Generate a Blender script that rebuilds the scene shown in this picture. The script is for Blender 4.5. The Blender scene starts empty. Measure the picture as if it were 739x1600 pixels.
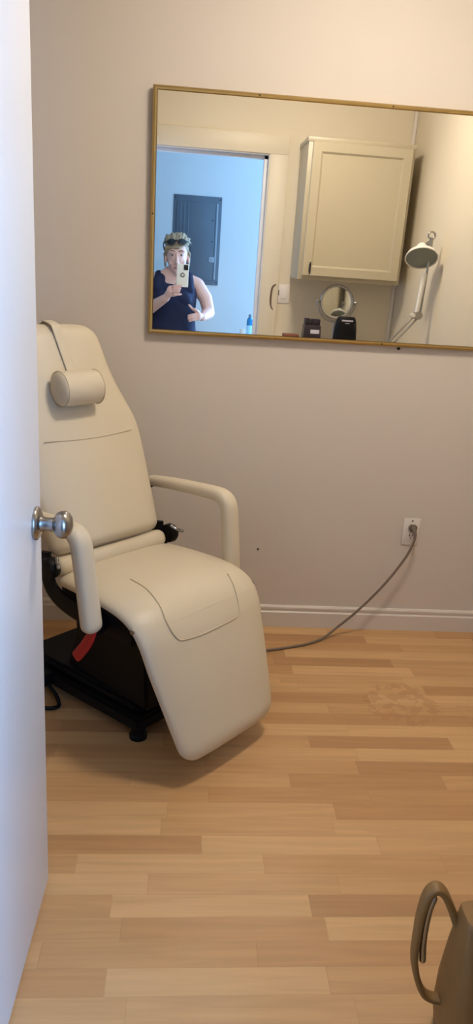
import bpy, bmesh, math, random
from math import sin, cos, pi, sqrt, radians
from mathutils import Vector as V, Matrix, noise
random.seed(7)
SC = bpy.context.scene
COL = SC.collection

# ------------------------------------------------------------------ helpers
def lin(c):
    c = c / 255.0
    return c / 12.92 if c <= 0.04045 else ((c + 0.055) / 1.055) ** 2.4
def rgb(r, g, b): return (lin(r), lin(g), lin(b), 1.0)

def mat(name, col, rough=0.5, metal=0.0, var=0.0, vscale=8.0, bump=0.0, bscale=60.0, coat=0.0, spec=0.5, emit=None, estr=0.0):
    m = bpy.data.materials.new(name); m.use_nodes = True
    nt = m.node_tree; b = nt.nodes['Principled BSDF']
    b.inputs['Base Color'].default_value = col
    b.inputs['Roughness'].default_value = rough
    b.inputs['Metallic'].default_value = metal
    b.inputs['Specular IOR Level'].default_value = spec
    if coat: b.inputs['Coat Weight'].default_value = coat; b.inputs['Coat Roughness'].default_value = 0.2
    tc = nt.nodes.new('ShaderNodeTexCoord')
    if var:
        n = nt.nodes.new('ShaderNodeTexNoise'); n.inputs['Scale'].default_value = vscale; n.inputs['Detail'].default_value = 4
        r = nt.nodes.new('ShaderNodeMapRange')
        r.inputs['To Min'].default_value = 1 - var; r.inputs['To Max'].default_value = 1 + var
        h = nt.nodes.new('ShaderNodeHueSaturation'); h.inputs['Color'].default_value = col
        nt.links.new(tc.outputs['Object'], n.inputs['Vector'])
        nt.links.new(n.outputs['Fac'], r.inputs['Value'])
        nt.links.new(r.outputs['Result'], h.inputs['Value'])
        nt.links.new(h.outputs['Color'], b.inputs['Base Color'])
    if bump:
        n2 = nt.nodes.new('ShaderNodeTexNoise'); n2.inputs['Scale'].default_value = bscale; n2.inputs['Detail'].default_value = 5
        bp = nt.nodes.new('ShaderNodeBump'); bp.inputs['Strength'].default_value = bump; bp.inputs['Distance'].default_value = 0.002
        nt.links.new(tc.outputs['Object'], n2.inputs['Vector'])
        nt.links.new(n2.outputs['Fac'], bp.inputs['Height'])
        nt.links.new(bp.outputs['Normal'], b.inputs['Normal'])
    if emit:
        b.inputs['Emission Color'].default_value = emit; b.inputs['Emission Strength'].default_value = estr
    return m

def obj(name, bm, m, parent=None, sharp=38, loc=None, mats=None):
    me = bpy.data.meshes.new(name)
    bmesh.ops.recalc_face_normals(bm, faces=bm.faces[:])
    bm.to_mesh(me); bm.free()
    me.polygons.foreach_set('use_smooth', [True] * len(me.polygons))
    me.set_sharp_from_angle(angle=radians(sharp))
    for x in (mats or [m]): me.materials.append(x)
    o = bpy.data.objects.new(name, me); COL.objects.link(o)
    if parent is not None: o.parent = parent
    if loc is not None: o.location = loc
    return o

def thing(name, label, cat, loc=(0, 0, 0), rz=0.0, group=None):
    o = bpy.data.objects.new(name, None); COL.objects.link(o)
    o.empty_display_size = 0.05
    o.location = loc; o.rotation_euler = (0, 0, rz)
    o['label'] = label; o['category'] = cat
    if group: o['group'] = group
    return o
def tag(o, label, cat):
    o['label'] = label; o['category'] = cat; return o
def struct(o, label=None, cat=None):
    o['kind'] = 'structure'
    if label: o['label'] = label
    if cat: o['category'] = cat
    return o

def box(bm, x0, x1, y0, y1, z0, z1, bev=0.0, seg=2, mtx=None):
    r = bmesh.ops.create_cube(bm, size=1.0)
    vs = r['verts']
    for v in vs:
        v.co = V((x0 + (v.co.x + .5) * (x1 - x0), y0 + (v.co.y + .5) * (y1 - y0), z0 + (v.co.z + .5) * (z1 - z0)))
    if bev:
        es = list({e for v in vs for e in v.link_edges})
        q = bmesh.ops.bevel(bm, geom=es, offset=bev, segments=seg, profile=0.5, affect='EDGES')
        vs = list({v for f in q['faces'] for v in f.verts} | {v for v in vs if v.is_valid})
    if mtx is not None:
        for v in vs: v.co = mtx @ v.co
    return vs

def rings(bm, rs, cap0=True, cap1=True, closed=True):
    """loft a list of rings (each a list of points)"""
    L = [[bm.verts.new(p) for p in r] for r in rs]
    n = len(L[0])
    for a, b in zip(L, L[1:]):
        for i in range(n if closed else n - 1):
            j = (i + 1) % n
            bm.faces.new((a[i], a[j], b[j], b[i]))
    if cap0: bm.faces.new(L[0][::-1])
    if cap1: bm.faces.new(L[-1])
    return L

def spline(pts, n=8):
    """Catmull-Rom through points"""
    P = [V(p) for p in pts]; out = []
    for i in range(len(P) - 1):
        p0 = P[max(i - 1, 0)]; p1 = P[i]; p2 = P[i + 1]; p3 = P[min(i + 2, len(P) - 1)]
        for k in range(n):
            t = k / n
            out.append(0.5 * ((2 * p1) + (p2 - p0) * t + (2 * p0 - 5 * p1 + 4 * p2 - p3) * t * t + (3 * p1 - p0 - 3 * p2 + p3) * t ** 3))
    out.append(P[-1]); return out

def interp(tab, x):
    if x <= tab[0][0]: return tab[0][1]
    for (a, va), (b, vb) in zip(tab, tab[1:]):
        if x <= b:
            t = (x - a) / (b - a); return va + (vb - va) * t
    return tab[-1][1]
def sinterp(tab, x):
    """smooth (Catmull-Rom, non uniform approximated) table lookup"""
    if x <= tab[0][0]: return tab[0][1]
    n = len(tab)
    for i in range(n - 1):
        a, va = tab[i]; b, vb = tab[i + 1]
        if x <= b:
            def sl(k):
                if k <= 0: return (tab[1][1] - tab[0][1]) / (tab[1][0] - tab[0][0])
                if k >= n - 1: return (tab[-1][1] - tab[-2][1]) / (tab[-1][0] - tab[-2][0])
                return (tab[k + 1][1] - tab[k - 1][1]) / (tab[k + 1][0] - tab[k - 1][0])
            h = b - a; t = (x - a) / h
            return (2*t**3-3*t*t+1)*va + (t**3-2*t*t+t)*h*sl(i) + (-2*t**3+3*t*t)*vb + (t**3-t*t)*h*sl(i+1)
    return tab[-1][1]

def tube(bm, path, rad, sides=12, side=None, flat=(1.0, 1.0), round_end=False, n=2.0):
    """sweep; side = fixed vector giving the first cross axis, flat = radius factors along (side, other)"""
    P = [V(p) for p in path]; N = len(P); rs = []
    R = rad if isinstance(rad, (list, tuple)) else [rad] * N
    prev = None
    for i in range(N):
        T = (P[min(i + 1, N - 1)] - P[max(i - 1, 0)]).normalized()
        if side is not None: s = V(side)
        elif prev is not None: s = prev
        else: s = V((0, 0, 1)) if abs(T.z) < .9 else V((1, 0, 0))
        s = (s - T * s.dot(T)).normalized(); prev = s
        o = T.cross(s)
        rs.append((P[i], T, s, o, R[i]))
    out = []
    def ring(p, s, o, r):
        q = []
        for k in range(sides):
            a = 2 * pi * k / sides; c, d = cos(a), sin(a)
            c = math.copysign(abs(c) ** (2 / n), c); d = math.copysign(abs(d) ** (2 / n), d)
            q.append(p + s * (c * r * flat[0]) + o * (d * r * flat[1]))
        return q
    if round_end:
        p, T, s, o, r = rs[0]
        for e in (80, 60, 40, 20): out.append(ring(p - T * (r * min(flat) * sin(radians(e))), s, o, r * cos(radians(e))))
    for p, T, s, o, r in rs: out.append(ring(p, s, o, r))
    if round_end:
        p, T, s, o, r = rs[-1]
        for e in (20, 40, 60, 80): out.append(ring(p + T * (r * min(flat) * sin(radians(e))), s, o, r * cos(radians(e))))
    rings(bm, out)

def lathe(bm, prof, seg=32, mtx=None):
    """prof: (r, h) pairs round local z"""
    rs = []
    for r, h in prof:
        rr = max(r, 1e-5)
        rs.append([V((rr * cos(2 * pi * k / seg), rr * sin(2 * pi * k / seg), h)) for k in range(seg)])
    if mtx is not None: rs = [[mtx @ p for p in q] for q in rs]
    rings(bm, rs)

def frame_to(p, axis, up=(0, 0, 1)):
    """matrix at p whose z axis runs along axis"""
    z = V(axis).normalized(); u = V(up)
    if abs(z.dot(u.normalized())) > .98: u = V((1, 0, 0))
    x = u.cross(z).normalized(); y = z.cross(x)
    m = Matrix((x, y, z)).transposed().to_4x4(); m.translation = V(p); return m

def ball(bm, c, r, mtx=None, seg=16):
    rr = V(r) if isinstance(r, (tuple, list)) else V((r, r, r)); c = V(c)
    nv = max(6, seg * 2 // 3)
    def P(th, ph):
        p = V((rr.x * sin(th) * cos(ph), rr.y * sin(th) * sin(ph), rr.z * cos(th)))
        return (mtx @ p if mtx is not None else p) + c
    top = bm.verts.new(P(0, 0)); bot = bm.verts.new(P(pi, 0))
    L = [[bm.verts.new(P(pi * i / nv, 2 * pi * k / seg)) for k in range(seg)] for i in range(1, nv)]
    for k in range(seg):
        l = (k + 1) % seg
        bm.faces.new((top, L[0][k], L[0][l])); bm.faces.new((bot, L[-1][l], L[-1][k]))
        for a, b in zip(L, L[1:]): bm.faces.new((a[k], b[k], b[l], a[l]))

def limb(bm, pts, rad, seg=14):
    """chain of tapered capsules for remeshed bodies"""
    P = [V(p) for p in pts]
    for i, p in enumerate(P): ball(bm, p, rad[i], seg=seg)
    for i in range(len(P) - 1):
        d = P[i + 1] - P[i]
        if d.length < 1e-5: continue
        m = frame_to(P[i], d)
        lathe(bm, [(rad[i], 0), (rad[i + 1], d.length)], seg=seg, mtx=m)

def fuse(name, bm, m, parent, voxel, smooth=6, mats=None):
    """union of overlapping closed shells into ONE continuous surface"""
    me = bpy.data.meshes.new(name + '_raw'); bmesh.ops.recalc_face_normals(bm, faces=bm.faces[:])
    bm.to_mesh(me); bm.free()
    o = bpy.data.objects.new(name, me); COL.objects.link(o)
    r = o.modifiers.new('r', 'REMESH'); r.mode = 'VOXEL'; r.voxel_size = voxel
    s = o.modifiers.new('s', 'SMOOTH'); s.factor = .5; s.iterations = smooth
    dg = bpy.context.evaluated_depsgraph_get(); dg.update()
    nm = bpy.data.meshes.new_from_object(o.evaluated_get(dg))
    o.modifiers.clear(); o.data = nm; nm.name = name
    nm.polygons.foreach_set('use_smooth', [True] * len(nm.polygons))
    nm.materials.clear(); nm.materials.append(m)
    if parent is not None: o.parent = parent
    return o

# ------------------------------------------------------------------ materials
M = {}
def wall_material(name, col):
    m = mat(name, col, rough=.62, var=.025, vscale=2.2, bump=.12, bscale=35)
    return m
M['wall'] = wall_material('painted_wall', rgb(216, 208, 200))
M['wall_hall'] = wall_material('hall_wall_paint', rgb(206, 214, 224))
M['wall_cream'] = wall_material('cream_wall_paint', rgb(224, 213, 190))
M['trim'] = mat('trim_paint', rgb(222, 215, 208), rough=.4, var=.02)
M['casing'] = mat('casing_paint', rgb(222, 212, 190), rough=.45, var=.02)
M['ceil'] = mat('ceiling_paint', rgb(226, 222, 214), rough=.8, var=.02)
M['door'] = mat('door_paint', rgb(222, 224, 228), rough=.38, var=.015, vscale=3)
M['cab'] = mat('cabinet_paint', rgb(184, 174, 150), rough=.4, var=.02, vscale=4)
M['vinyl'] = mat('cream_vinyl', rgb(212, 201, 180), rough=.42, var=.03, vscale=5, bump=.05, bscale=260, spec=.45)
M['vinyl_seam'] = mat('cream_vinyl_seam', rgb(200, 187, 162), rough=.5, var=.03)
M['vinyl_insert'] = mat('cream_vinyl_insert', rgb(216, 204, 180), rough=.46, var=.03, vscale=6, bump=.06, bscale=260, spec=.45)
M['black'] = mat('black_metal', rgb(9, 10, 17), rough=.5, var=.1, spec=.22)
M['black_plastic'] = mat('black_plastic', rgb(9, 10, 14), rough=.5, var=.08, spec=.22)
M['red'] = mat('red_plastic', rgb(176, 34, 36), rough=.45, var=.06, vscale=20)
M['chrome'] = mat('brushed_nickel', rgb(160, 158, 158), rough=.24, metal=1.0, var=.03, vscale=30)
M['chrome_dk'] = mat('dull_chrome', rgb(168, 166, 162), rough=.3, metal=1.0, var=.05, vscale=30)
M['brass'] = mat('gold_frame', rgb(186, 158, 102), rough=.3, metal=.8, var=.12, vscale=14)
M['mirror'] = mat('mirror_glass', (0.93, 0.935, 0.92, 1), rough=.0, metal=1.0)
M['outlet'] = mat('outlet_plastic', rgb(232, 226, 220), rough=.35, var=.01)
M['dark'] = mat('dark_slot', rgb(36, 32, 30), rough=.6, var=.05)
M['cord'] = mat('grey_cord', rgb(118, 104, 92), rough=.5, var=.06, vscale=30)
M['plug'] = mat('plug_grey', rgb(110, 100, 92), rough=.5, var=.06, vscale=30)
M['panel'] = mat('panel_grey', rgb(86, 99, 116), rough=.42, metal=.1, var=.05, vscale=6)
M['panel_lt'] = mat('panel_grey_light', rgb(140, 156, 174), rough=.4, var=.04)
M['skin'] = mat('skin', rgb(226, 176, 158), rough=.5, var=.05, vscale=18)
M['navy'] = mat('navy_knit', rgb(24, 28, 58), rough=.85, var=.12, vscale=40, bump=.2, bscale=220)
M['denim'] = mat('dark_cloth', rgb(36, 38, 48), rough=.9, var=.12, vscale=40)
M['hair'] = mat('blonde_grey_hair', rgb(158, 136, 108), rough=.6, var=.35, vscale=45, bump=.4, bscale=140)
M['brow'] = mat('brow_hair', rgb(120, 96, 80), rough=.7, var=.1)
M['eye'] = mat('eye_white', rgb(232, 228, 224), rough=.2, var=.01)
M['iris'] = mat('iris', rgb(60, 50, 44), rough=.2, var=.05)
M['lip'] = mat('lip', rgb(186, 110, 106), rough=.45, var=.04)
M['lens'] = mat('sunglass_lens', rgb(22, 20, 24), rough=.08, var=.02)
M['case'] = mat('phone_case', rgb(236, 226, 204), rough=.4, var=.03)
M['white'] = mat('white_enamel', rgb(232, 230, 224), rough=.3, var=.015)
M['shade_in'] = mat('lamp_inner', rgb(128, 136, 130), rough=.35, var=.03)
M['counter'] = mat('counter_laminate', rgb(214, 206, 192), rough=.4, var=.05, vscale=30)
M['glass_dk'] = mat('small_mirror_glass', (0.72, 0.74, 0.74, 1), rough=.03, metal=1.0)
M['purple'] = mat('dark_plum_plastic', rgb(40, 30, 44), rough=.35, var=.06)
M['label'] = mat('pale_label', rgb(206, 204, 220), rough=.5, var=.03)
M['brownred'] = mat('reddish_brown', rgb(120, 66, 48), rough=.5, var=.1)
M['blue'] = mat('blue_liquid', rgb(20, 130, 190), rough=.2, var=.05, vscale=30)
M['bluelabel'] = mat('pale_blue_plastic', rgb(176, 226, 244), rough=.3, var=.03)
M['greycap'] = mat('grey_cap', rgb(96, 120, 136), rough=.4, var=.04)
M['bag'] = mat('olive_brown_leather', rgb(140, 106, 62), rough=.5, var=.12, vscale=22, bump=.25, bscale=180)
M['bag_dk'] = mat('dark_brown_leather', rgb(112, 82, 50), rough=.5, var=.12, vscale=30, bump=.2, bscale=180)
M['crack'] = mat('torn_plaster', rgb(112, 94, 80), rough=.9, var=.2, vscale=40)
M['light'] = mat('lamp_diffuser', rgb(250, 240, 225), rough=.5, emit=(1.0, .87, .71, 1), estr=80.0)

def floor_material():
    m = bpy.data.materials.new('beech_laminate'); m.use_nodes = True
    nt = m.node_tree; N = nt.nodes; L = nt.links; b = N['Principled BSDF']
    tc = N.new('ShaderNodeTexCoord'); sep = N.new('ShaderNodeSeparateXYZ'); L.new(tc.outputs['Object'], sep.inputs[0])
    def mth(op, a, c=None, d=None):
        n = N.new('ShaderNodeMath'); n.operation = op
        for i, v in enumerate((a, c, d)):
            if v is None: continue
            if isinstance(v, (int, float)): n.inputs[i].default_value = v
            else: L.new(v, n.inputs[i])
        return n.outputs[0]
    W, LEN = .0622, .46
    ry = mth('DIVIDE', mth('SUBTRACT', sep.outputs['Y'], 1.2545), W)
    row = mth('FLOOR', ry)
    wn = N.new('ShaderNodeTexWhiteNoise'); wn.noise_dimensions = '1D'; L.new(row, wn.inputs['W'])
    off = mth('MULTIPLY', wn.outputs['Value'], 7.31)
    cx = mth('ADD', mth('DIVIDE', sep.outputs['X'], LEN), off)
    col = mth('FLOOR', cx)
    cmb = N.new('ShaderNodeCombineXYZ'); L.new(row, cmb.inputs[0]); L.new(col, cmb.inputs[1])
    wn2 = N.new('ShaderNodeTexWhiteNoise'); wn2.noise_dimensions = '2D'; L.new(cmb.outputs[0], wn2.inputs['Vector'])
    ramp = N.new('ShaderNodeValToRGB'); cr = ramp.color_ramp
    cr.elements[0].position = 0; cr.elements[0].color = rgb(182, 140, 97)
    cr.elements[1].position = 1; cr.elements[1].color = rgb(212, 172, 124)
    e = cr.elements.new(.5); e.color = rgb(199, 157, 110)
    e = cr.elements.new(.2); e.color = rgb(190, 146, 100)
    L.new(wn2.outputs['Value'], ramp.inputs['Fac'])
    # long grain
    mp = N.new('ShaderNodeMapping'); L.new(tc.outputs['Object'], mp.inputs['Vector']); mp.inputs['Scale'].default_value = (3.0, 55, 1)
    sh = N.new('ShaderNodeVectorMath'); sh.operation = 'ADD'; L.new(mp.outputs[0], sh.inputs[0])
    sc = N.new('ShaderNodeVectorMath'); sc.operation = 'SCALE'; L.new(wn2.outputs['Color'], sc.inputs[0]); sc.inputs['Scale'].default_value = 40
    L.new(sc.outputs[0], sh.inputs[1])
    gn = N.new('ShaderNodeTexNoise'); gn.inputs['Scale'].default_value = 1.0; gn.inputs['Detail'].default_value = 5; gn.inputs['Distortion'].default_value = .6
    L.new(sh.outputs[0], gn.inputs['Vector'])
    gr = N.new('ShaderNodeMapRange'); gr.inputs['From Min'].default_value = .3; gr.inputs['From Max'].default_value = .7
    gr.inputs['To Min'].default_value = .9; gr.inputs['To Max'].default_value = 1.07
    L.new(gn.outputs['Fac'], gr.inputs['Value'])
    # fine joints
    fy = mth('FRACT', ry); fx = mth('FRACT', cx)
    jy = mth('LESS_THAN', fy, .02); jx = mth('LESS_THAN', fx, .004)
    j = mth('MAXIMUM', jy, jx)
    jm = mth('SUBTRACT', 1.0, mth('MULTIPLY', j, .12))
    val = mth('MULTIPLY', gr.outputs['Result'], jm)
    h = N.new('ShaderNodeHueSaturation'); L.new(ramp.outputs['Color'], h.inputs['Color']); L.new(val, h.inputs['Value'])
    # worn, scuffed patch
    wp = N.new('ShaderNodeVectorMath'); wp.operation = 'SUBTRACT'; L.new(tc.outputs['Object'], wp.inputs[0]); wp.inputs[1].default_value = (.80, 2.13, 0)
    wl = N.new('ShaderNodeVectorMath'); wl.operation = 'LENGTH'; L.new(wp.outputs[0], wl.inputs[0])
    wnz = N.new('ShaderNodeTexNoise'); wnz.inputs['Scale'].default_value = 26; wnz.inputs['Detail'].default_value = 3; L.new(tc.outputs['Object'], wnz.inputs['Vector'])
    wa = mth('MULTIPLY', mth('LESS_THAN', mth('ADD', wl.outputs['Value'], mth('MULTIPLY', wnz.outputs['Fac'], .12)), .2), mth('GREATER_THAN', wnz.outputs['Fac'], .5))
    mx = N.new('ShaderNodeMix'); mx.data_type = 'RGBA'; L.new(mth('MULTIPLY', wa, .35), mx.inputs[0])
    L.new(h.outputs['Color'], mx.inputs[6]); mx.inputs[7].default_value = rgb(168, 122, 88)
    L.new(mx.outputs[2], b.inputs['Base Color'])
    b.inputs['Roughness'].default_value = .36; b.inputs['Specular IOR Level'].default_value = .4
    bp = N.new('ShaderNodeBump'); bp.inputs['Strength'].default_value = .08; bp.inputs['Distance'].default_value = .001
    L.new(val, bp.inputs['Height']); L.new(bp.outputs['Normal'], b.inputs['Normal'])
    return m
M['floor'] = floor_material()

# ------------------------------------------------------------------ the room
XL, XR, YF, YB = -1.25, 1.34, 2.70, 0.60        # left, right, mirror wall, door wall (room faces)
HC = 2.55; YH0, YH1 = 0.37, -0.87               # hall faces
HXL, HXR = -1.9, 2.2
DX0, DX1, DZ = -0.300, 0.466, 2.055             # doorway

bm = bmesh.new(); box(bm, -2.1, 2.4, -1.05, 2.9, -.06, 0); struct(obj('floor', bm, M['floor']))
bm = bmesh.new(); box(bm, -2.1, 2.4, -1.05, 2.9, HC, HC + .06); struct(obj('ceiling', bm, M['ceil']))
bm = bmesh.new(); box(bm, XL - .1, XR + .1, YF, YF + .12, 0, HC); struct(obj('wall_front', bm, M['wall']))
bm = bmesh.new(); box(bm, XL - .1, XL, YB, YF, 0, HC); struct(obj('wall_left', bm, M['wall']))
bm = bmesh.new(); box(bm, XR, XR + .1, YB, YF, 0, HC); struct(obj('wall_right', bm, M['wall_cream']))
bm = bmesh.new()
box(bm, HXL - .1, DX0 - .02, YH0, YB, 0, HC); box(bm, DX1 + .02, HXR + .1, YH0, YB, 0, HC); box(bm, DX0 - .02, DX1 + .02, YH0, YB, DZ + .02, HC)
struct(obj('wall_back', bm, M['wall_cream']))
bm = bmesh.new(); box(bm, HXL - .1, .90, YH1 - .1, YH1, 0, HC); box(bm, 2.0, HXR + .1, YH1 - .1, YH1, 0, HC); box(bm, .90, 2.0, YH1 - .1, YH1, 2.25, HC); box(bm, .90, 2.0, YH1 - .1, YH1, 0, .30); struct(obj('wall_hall', bm, M['wall_hall']))
bm = bmesh.new(); box(bm, HXL - .1, HXL, YH1, YH1 + .15, 0, HC); box(bm, HXL - .1, HXL, YH0 - .15, YH0, 0, HC); box(bm, HXL - .1, HXL, YH1 + .15, YH0 - .15, 2.2, HC); struct(obj('wall_hall_left', bm, M['wall_hall']))
bm = bmesh.new()                                 # hall end with an open glazed-door opening to daylight
box(bm, HXR, HXR + .1, YH1, YH1 + .12, 0, HC); box(bm, HXR, HXR + .1, YH0 - .12, YH0, 0, HC); box(bm, HXR, HXR + .1, YH1 + .12, YH0 - .12, 2.2, HC)
struct(obj('wall_hall_right', bm, M['wall_hall']))

# baseboards with a stepped, beaded profile
BB = [(0, 0), (.014, 0), (.014, .066), (.0115, .0685), (.0085, .0705), (.0085, .078), (.0105, .080), (.0105, .088), (.006, .094), (0, .095)]
def baseboard(name, p0, p1, nrm):
    bm = bmesh.new(); n = V(nrm)
    rings(bm, [[V(p) + n * d + V((0, 0, z)) for d, z in BB] for p in (p0, p1)])
    return struct(obj(name, bm, M['trim'], sharp=25))
baseboard('baseboard_front', (XL, YF, 0), (XR, YF, 0), (0, -1, 0))
baseboard('baseboard_left', (XL, YB, 0), (XL, YF - .014, 0), (1, 0, 0))
baseboard('baseboard_right', (XR, YB, 0), (XR, YF - .014, 0), (-1, 0, 0))

# door lining and flat casing
bm = bmesh.new()
box(bm, DX0 - .02, DX0, YH0 - .005, YB + .005, 0, DZ); box(bm, DX1, DX1 + .02, YH0 - .005, YB + .005, 0, DZ); box(bm, DX0 - .02, DX1 + .02, YH0 - .005, YB + .005, DZ, DZ + .02)
struct(obj('trim_1', bm, M['trim']))
bm = bmesh.new()
box(bm, DX1 + .006, DX1 + .116, YB, YB + .014, 0, DZ + .006, .002); box(bm, DX0 - .116, DX0 - .006, YB, YB + .014, 0, DZ + .006, .002)
box(bm, DX0 - .116, DX1 + .116, YB, YB + .016, DZ + .006, DZ + .112, .002)
struct(obj('trim_2', bm, M['casing']))
bm = bmesh.new()                                 # door stop round the lining
box(bm, DX1 - .024, DX1, YB - .075, YB - .040, 0, DZ, .002); box(bm, DX0, DX0 + .012, YB - .075, YB - .040, 0, DZ, .002); box(bm, DX0, DX1, YB - .075, YB - .040, DZ - .020, DZ, .002)
struct(obj('trim_4', bm, M['door']))
bm = bmesh.new(); box(bm, XR - .022, XR, YB, YB + .022, 0, HC, .006)
struct(obj('trim_3', bm, M['trim']))            # corner bead in the room corner

# ------------------------------------------------------------------ open door on the left
ang = math.atan2(1.357 - .605, -.272 + .296)     # along the door leaf
d1 = struct(bpy.data.objects.new('door_1', None), 'white painted interior door standing open at left with nickel knob', 'door')
COL.objects.link(d1); d1.location = (-.295, .605, 0); d1.rotation_euler = (0, 0, ang - pi / 2)
bm = bmesh.new(); box(bm, -.036, 0, 0, .7525, .010, 2.035, .0025); obj('door_leaf', bm, M['door'], d1)
def door_knob(side):
    s = 1 if side > 0 else -1
    x0 = 0 if s > 0 else -.036
    m = frame_to((x0, .7525 - .046, .910), (s, 0, 0))
    k = bmesh.new()
    lathe(k, [(0, .0705), (.009, .0700), (.017, .0680), (.0225, .064), (.0262, .058), (.0268, .052), (.0258, .046), (.022, .0405), (.016, .0365), (.0125, .034), (.0125, .021), (.0155, .012), (.017, .008)], 40, m)
    kn = obj('door_knob', k, M['chrome'], d1, sharp=50)
    r = bmesh.new()
    lathe(r, [(.0, .0115), (.019, .0115), (.023, .0105), (.0275, .0085), (.0315, .006), (.0328, .003), (.0325, 0)], 40, m)
    obj('rosette', r, M['chrome'], kn, sharp=50)
door_knob(1); door_knob(-1)
bm = bmesh.new(); box(bm, -.03, -.006, .7525, .7545, .88, .946); box(bm, -.024, -.012, .7545, .763, .903, .923, .002)
obj('latch_plate', bm, M['chrome'], d1)
for z in (.22, 1.02, 1.82):
    bm = bmesh.new(); lathe(bm, [(.006, z - .045), (.006, z + .045)], 16, Matrix.Translation((-.040, -.004, 0)))
    obj('hinge', bm, M['chrome_dk'], d1)

# ------------------------------------------------------------------ wall mirror
TX, TZ = -.00455, .00668                          # lean: normal of the glass
mr = thing('wall_mirror', 'large rectangular wall mirror in thin gold frame hanging above the wall outlet', 'mirror', (-.1405, 2.700, 1.166))
NM = V((-.00455, 1, .00668)).normalized()
ex = V((1, 0, 0)); ex = (ex - NM * ex.dot(NM)).normalized(); rot = radians(.23)
ez0 = ex.cross(NM).normalized()
EX = ex * cos(rot) + ez0 * sin(rot); EZ = ex.cross(NM).normalized() * cos(rot) - ex * sin(rot)
def mp(x, z, d): return EX * x + EZ * z - NM * d  # d = distance in front of the back plane
MW, MH, FW, B0 = 1.400, .792, .027, .0115
bm = bmesh.new()
vs = [bm.verts.new(mp(x, z, d)) for d in (B0 - .004, B0 + .0135) for x, z in ((FW * .6, FW * .6), (MW - FW * .6, FW * .6), (MW - FW * .6, MH - FW * .6), (FW * .6, MH - FW * .6))]
bm.faces.new(vs[4:]); bm.faces.new(vs[:4])
for i in range(4): bm.faces.new((vs[i], vs[(i + 1) % 4], vs[4 + (i + 1) % 4], vs[4 + i]))
obj('mirror_glass', bm, M['mirror'], mr, sharp=20)
prof = [(0, 0), (0, .014), (.003, .0195), (.008, .022), (.013, .0205), (.016, .0165), (.018, .0165), (.0215, .0195), (.025, .0175), (.027, .0135), (.027, 0)]
bm = bmesh.new()
cs = []
for cx, cz, sx, sz in ((0, 0, 1, 1), (MW, 0, -1, 1), (MW, MH, -1, -1), (0, MH, 1, -1)):
    cs.append([bm.verts.new(mp(cx + sx * a, cz + sz * a, B0 - .006 + b)) for a, b in prof])
for i in range(4):
    a, b = cs[i], cs[(i + 1) % 4]
    for k in range(len(prof)):
        l = (k + 1) % len(prof); bm.faces.new((a[k], a[l], b[l], b[k]))
obj('mirror_frame', bm, M['brass'], mr, sharp=25)
def framed_screw(x, z):
    bm = bmesh.new(); m = frame_to(mp(x, z, B0 + .014), -NM)
    lathe(bm, [(.0032, 0), (.0032, .0012), (.002, .002), (0, .002)], 12, m)
    obj('frame_screw', bm, M['dark'], mr)
framed_screw(.008, .40); framed_screw(.35, MH - .008); framed_screw(.80, MH - .008); framed_screw(.86, .008)
bm = bmesh.new(); m = frame_to((.79, YF, 1.163), (0, -1, 0)); lathe(bm, [(.0055, -.002), (.0055, .007), (.003, .009), (0, .009)], 14, m)
tag(obj('wall_nail', bm, M['dark']), 'small black nail in the wall just under the mirror frame', 'nail')

# ------------------------------------------------------------------ outlet and cord
ot = thing('wall_outlet', 'white duplex wall outlet with one grey plug above the baseboard', 'outlet', (.9405, YF, .4415))
bm = bmesh.new(); box(bm, -.035, .035, -.006, 0, -.0575, .0575, .004); obj('cover_plate', bm, M['outlet'], ot)
for s in (1, -1):
    bm = bmesh.new(); tube(bm, [(0, -.0055, s * .0195), (0, -.009, s * .0195)], .0165, 24, side=(1, 0, 0), flat=(1.0, .86), n=3)
    soc = obj('socket', bm, M['outlet'], ot)
    bm = bmesh.new()
    for dx in (-.0063, .0063): box(bm, dx - .0012, dx + .0012, -.0096, -.0085, s * .0195 + .001, s * .0195 + .009)
    tube(bm, [(0, -.0085, s * .0195 - .007), (0, -.0096, s * .0195 - .007)], .0024, 10)
    obj('slots', bm, M['dark'], soc)
bm = bmesh.new(); tube(bm, [(0, -.006, 0), (0, -.0075, 0)], .003, 12); obj('plate_screw', bm, M['chrome_dk'], ot)
bm = bmesh.new(); tube(bm, [(0, -.006, .047), (0, -.0075, .047)], .003, 12); obj('plate_screw', bm, M['dark'], ot)
cd = thing('power_cord', 'grey power cord drooping from the wall outlet to the floor', 'cord', (.9405, 2.69, .46))
def relto(o, pts): return [V(p) - V(o.location) for p in pts]
bm = bmesh.new()
tube(bm, relto(cd, [(.942, 2.690, .461), (.942, 2.676, .461)]), [.0155, .0155], 16, side=(1, 0, 0), flat=(1, .9), n=3.5)
tube(bm, relto(cd, spline([(.942, 2.677, .461), (.942, 2.664, .458), (.945, 2.655, .440), (.944, 2.654, .425)], 5)), [.0115 - .0005 * i for i in range(16)], 12)
obj('plug', bm, M['plug'], cd)
CP = spline([(.945, 2.654, .445), (.943, 2.652, .415), (.917, 2.648, .345), (.842, 2.64, .228), (.745, 2.628, .115), (.668, 2.617, .045), (.605, 2.580, .012), (.54, 2.540, .0055), (.47, 2.51, .0052), (.375, 2.478, .0052), (.25, 2.45, .0052), (.10, 2.42, .0052), (-.05, 2.37, .0052), (-.16, 2.28, .0052), (-.20, 2.235, .0052)], 8)
bm = bmesh.new(); tube(bm, relto(cd, CP), .0050, 12); obj('cable', bm, M['cord'], cd)

bm = bmesh.new(); m = frame_to((.322, YF, .339), (0, -1, 0)); lathe(bm, [(.004, -.002), (.004, .002), (.0025, .003), (0, .003)], 12, m)
tag(obj('wall_screw', bm, M['dark']), 'tiny dark screw in the bare wall right of the far armrest', 'screw')

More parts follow.
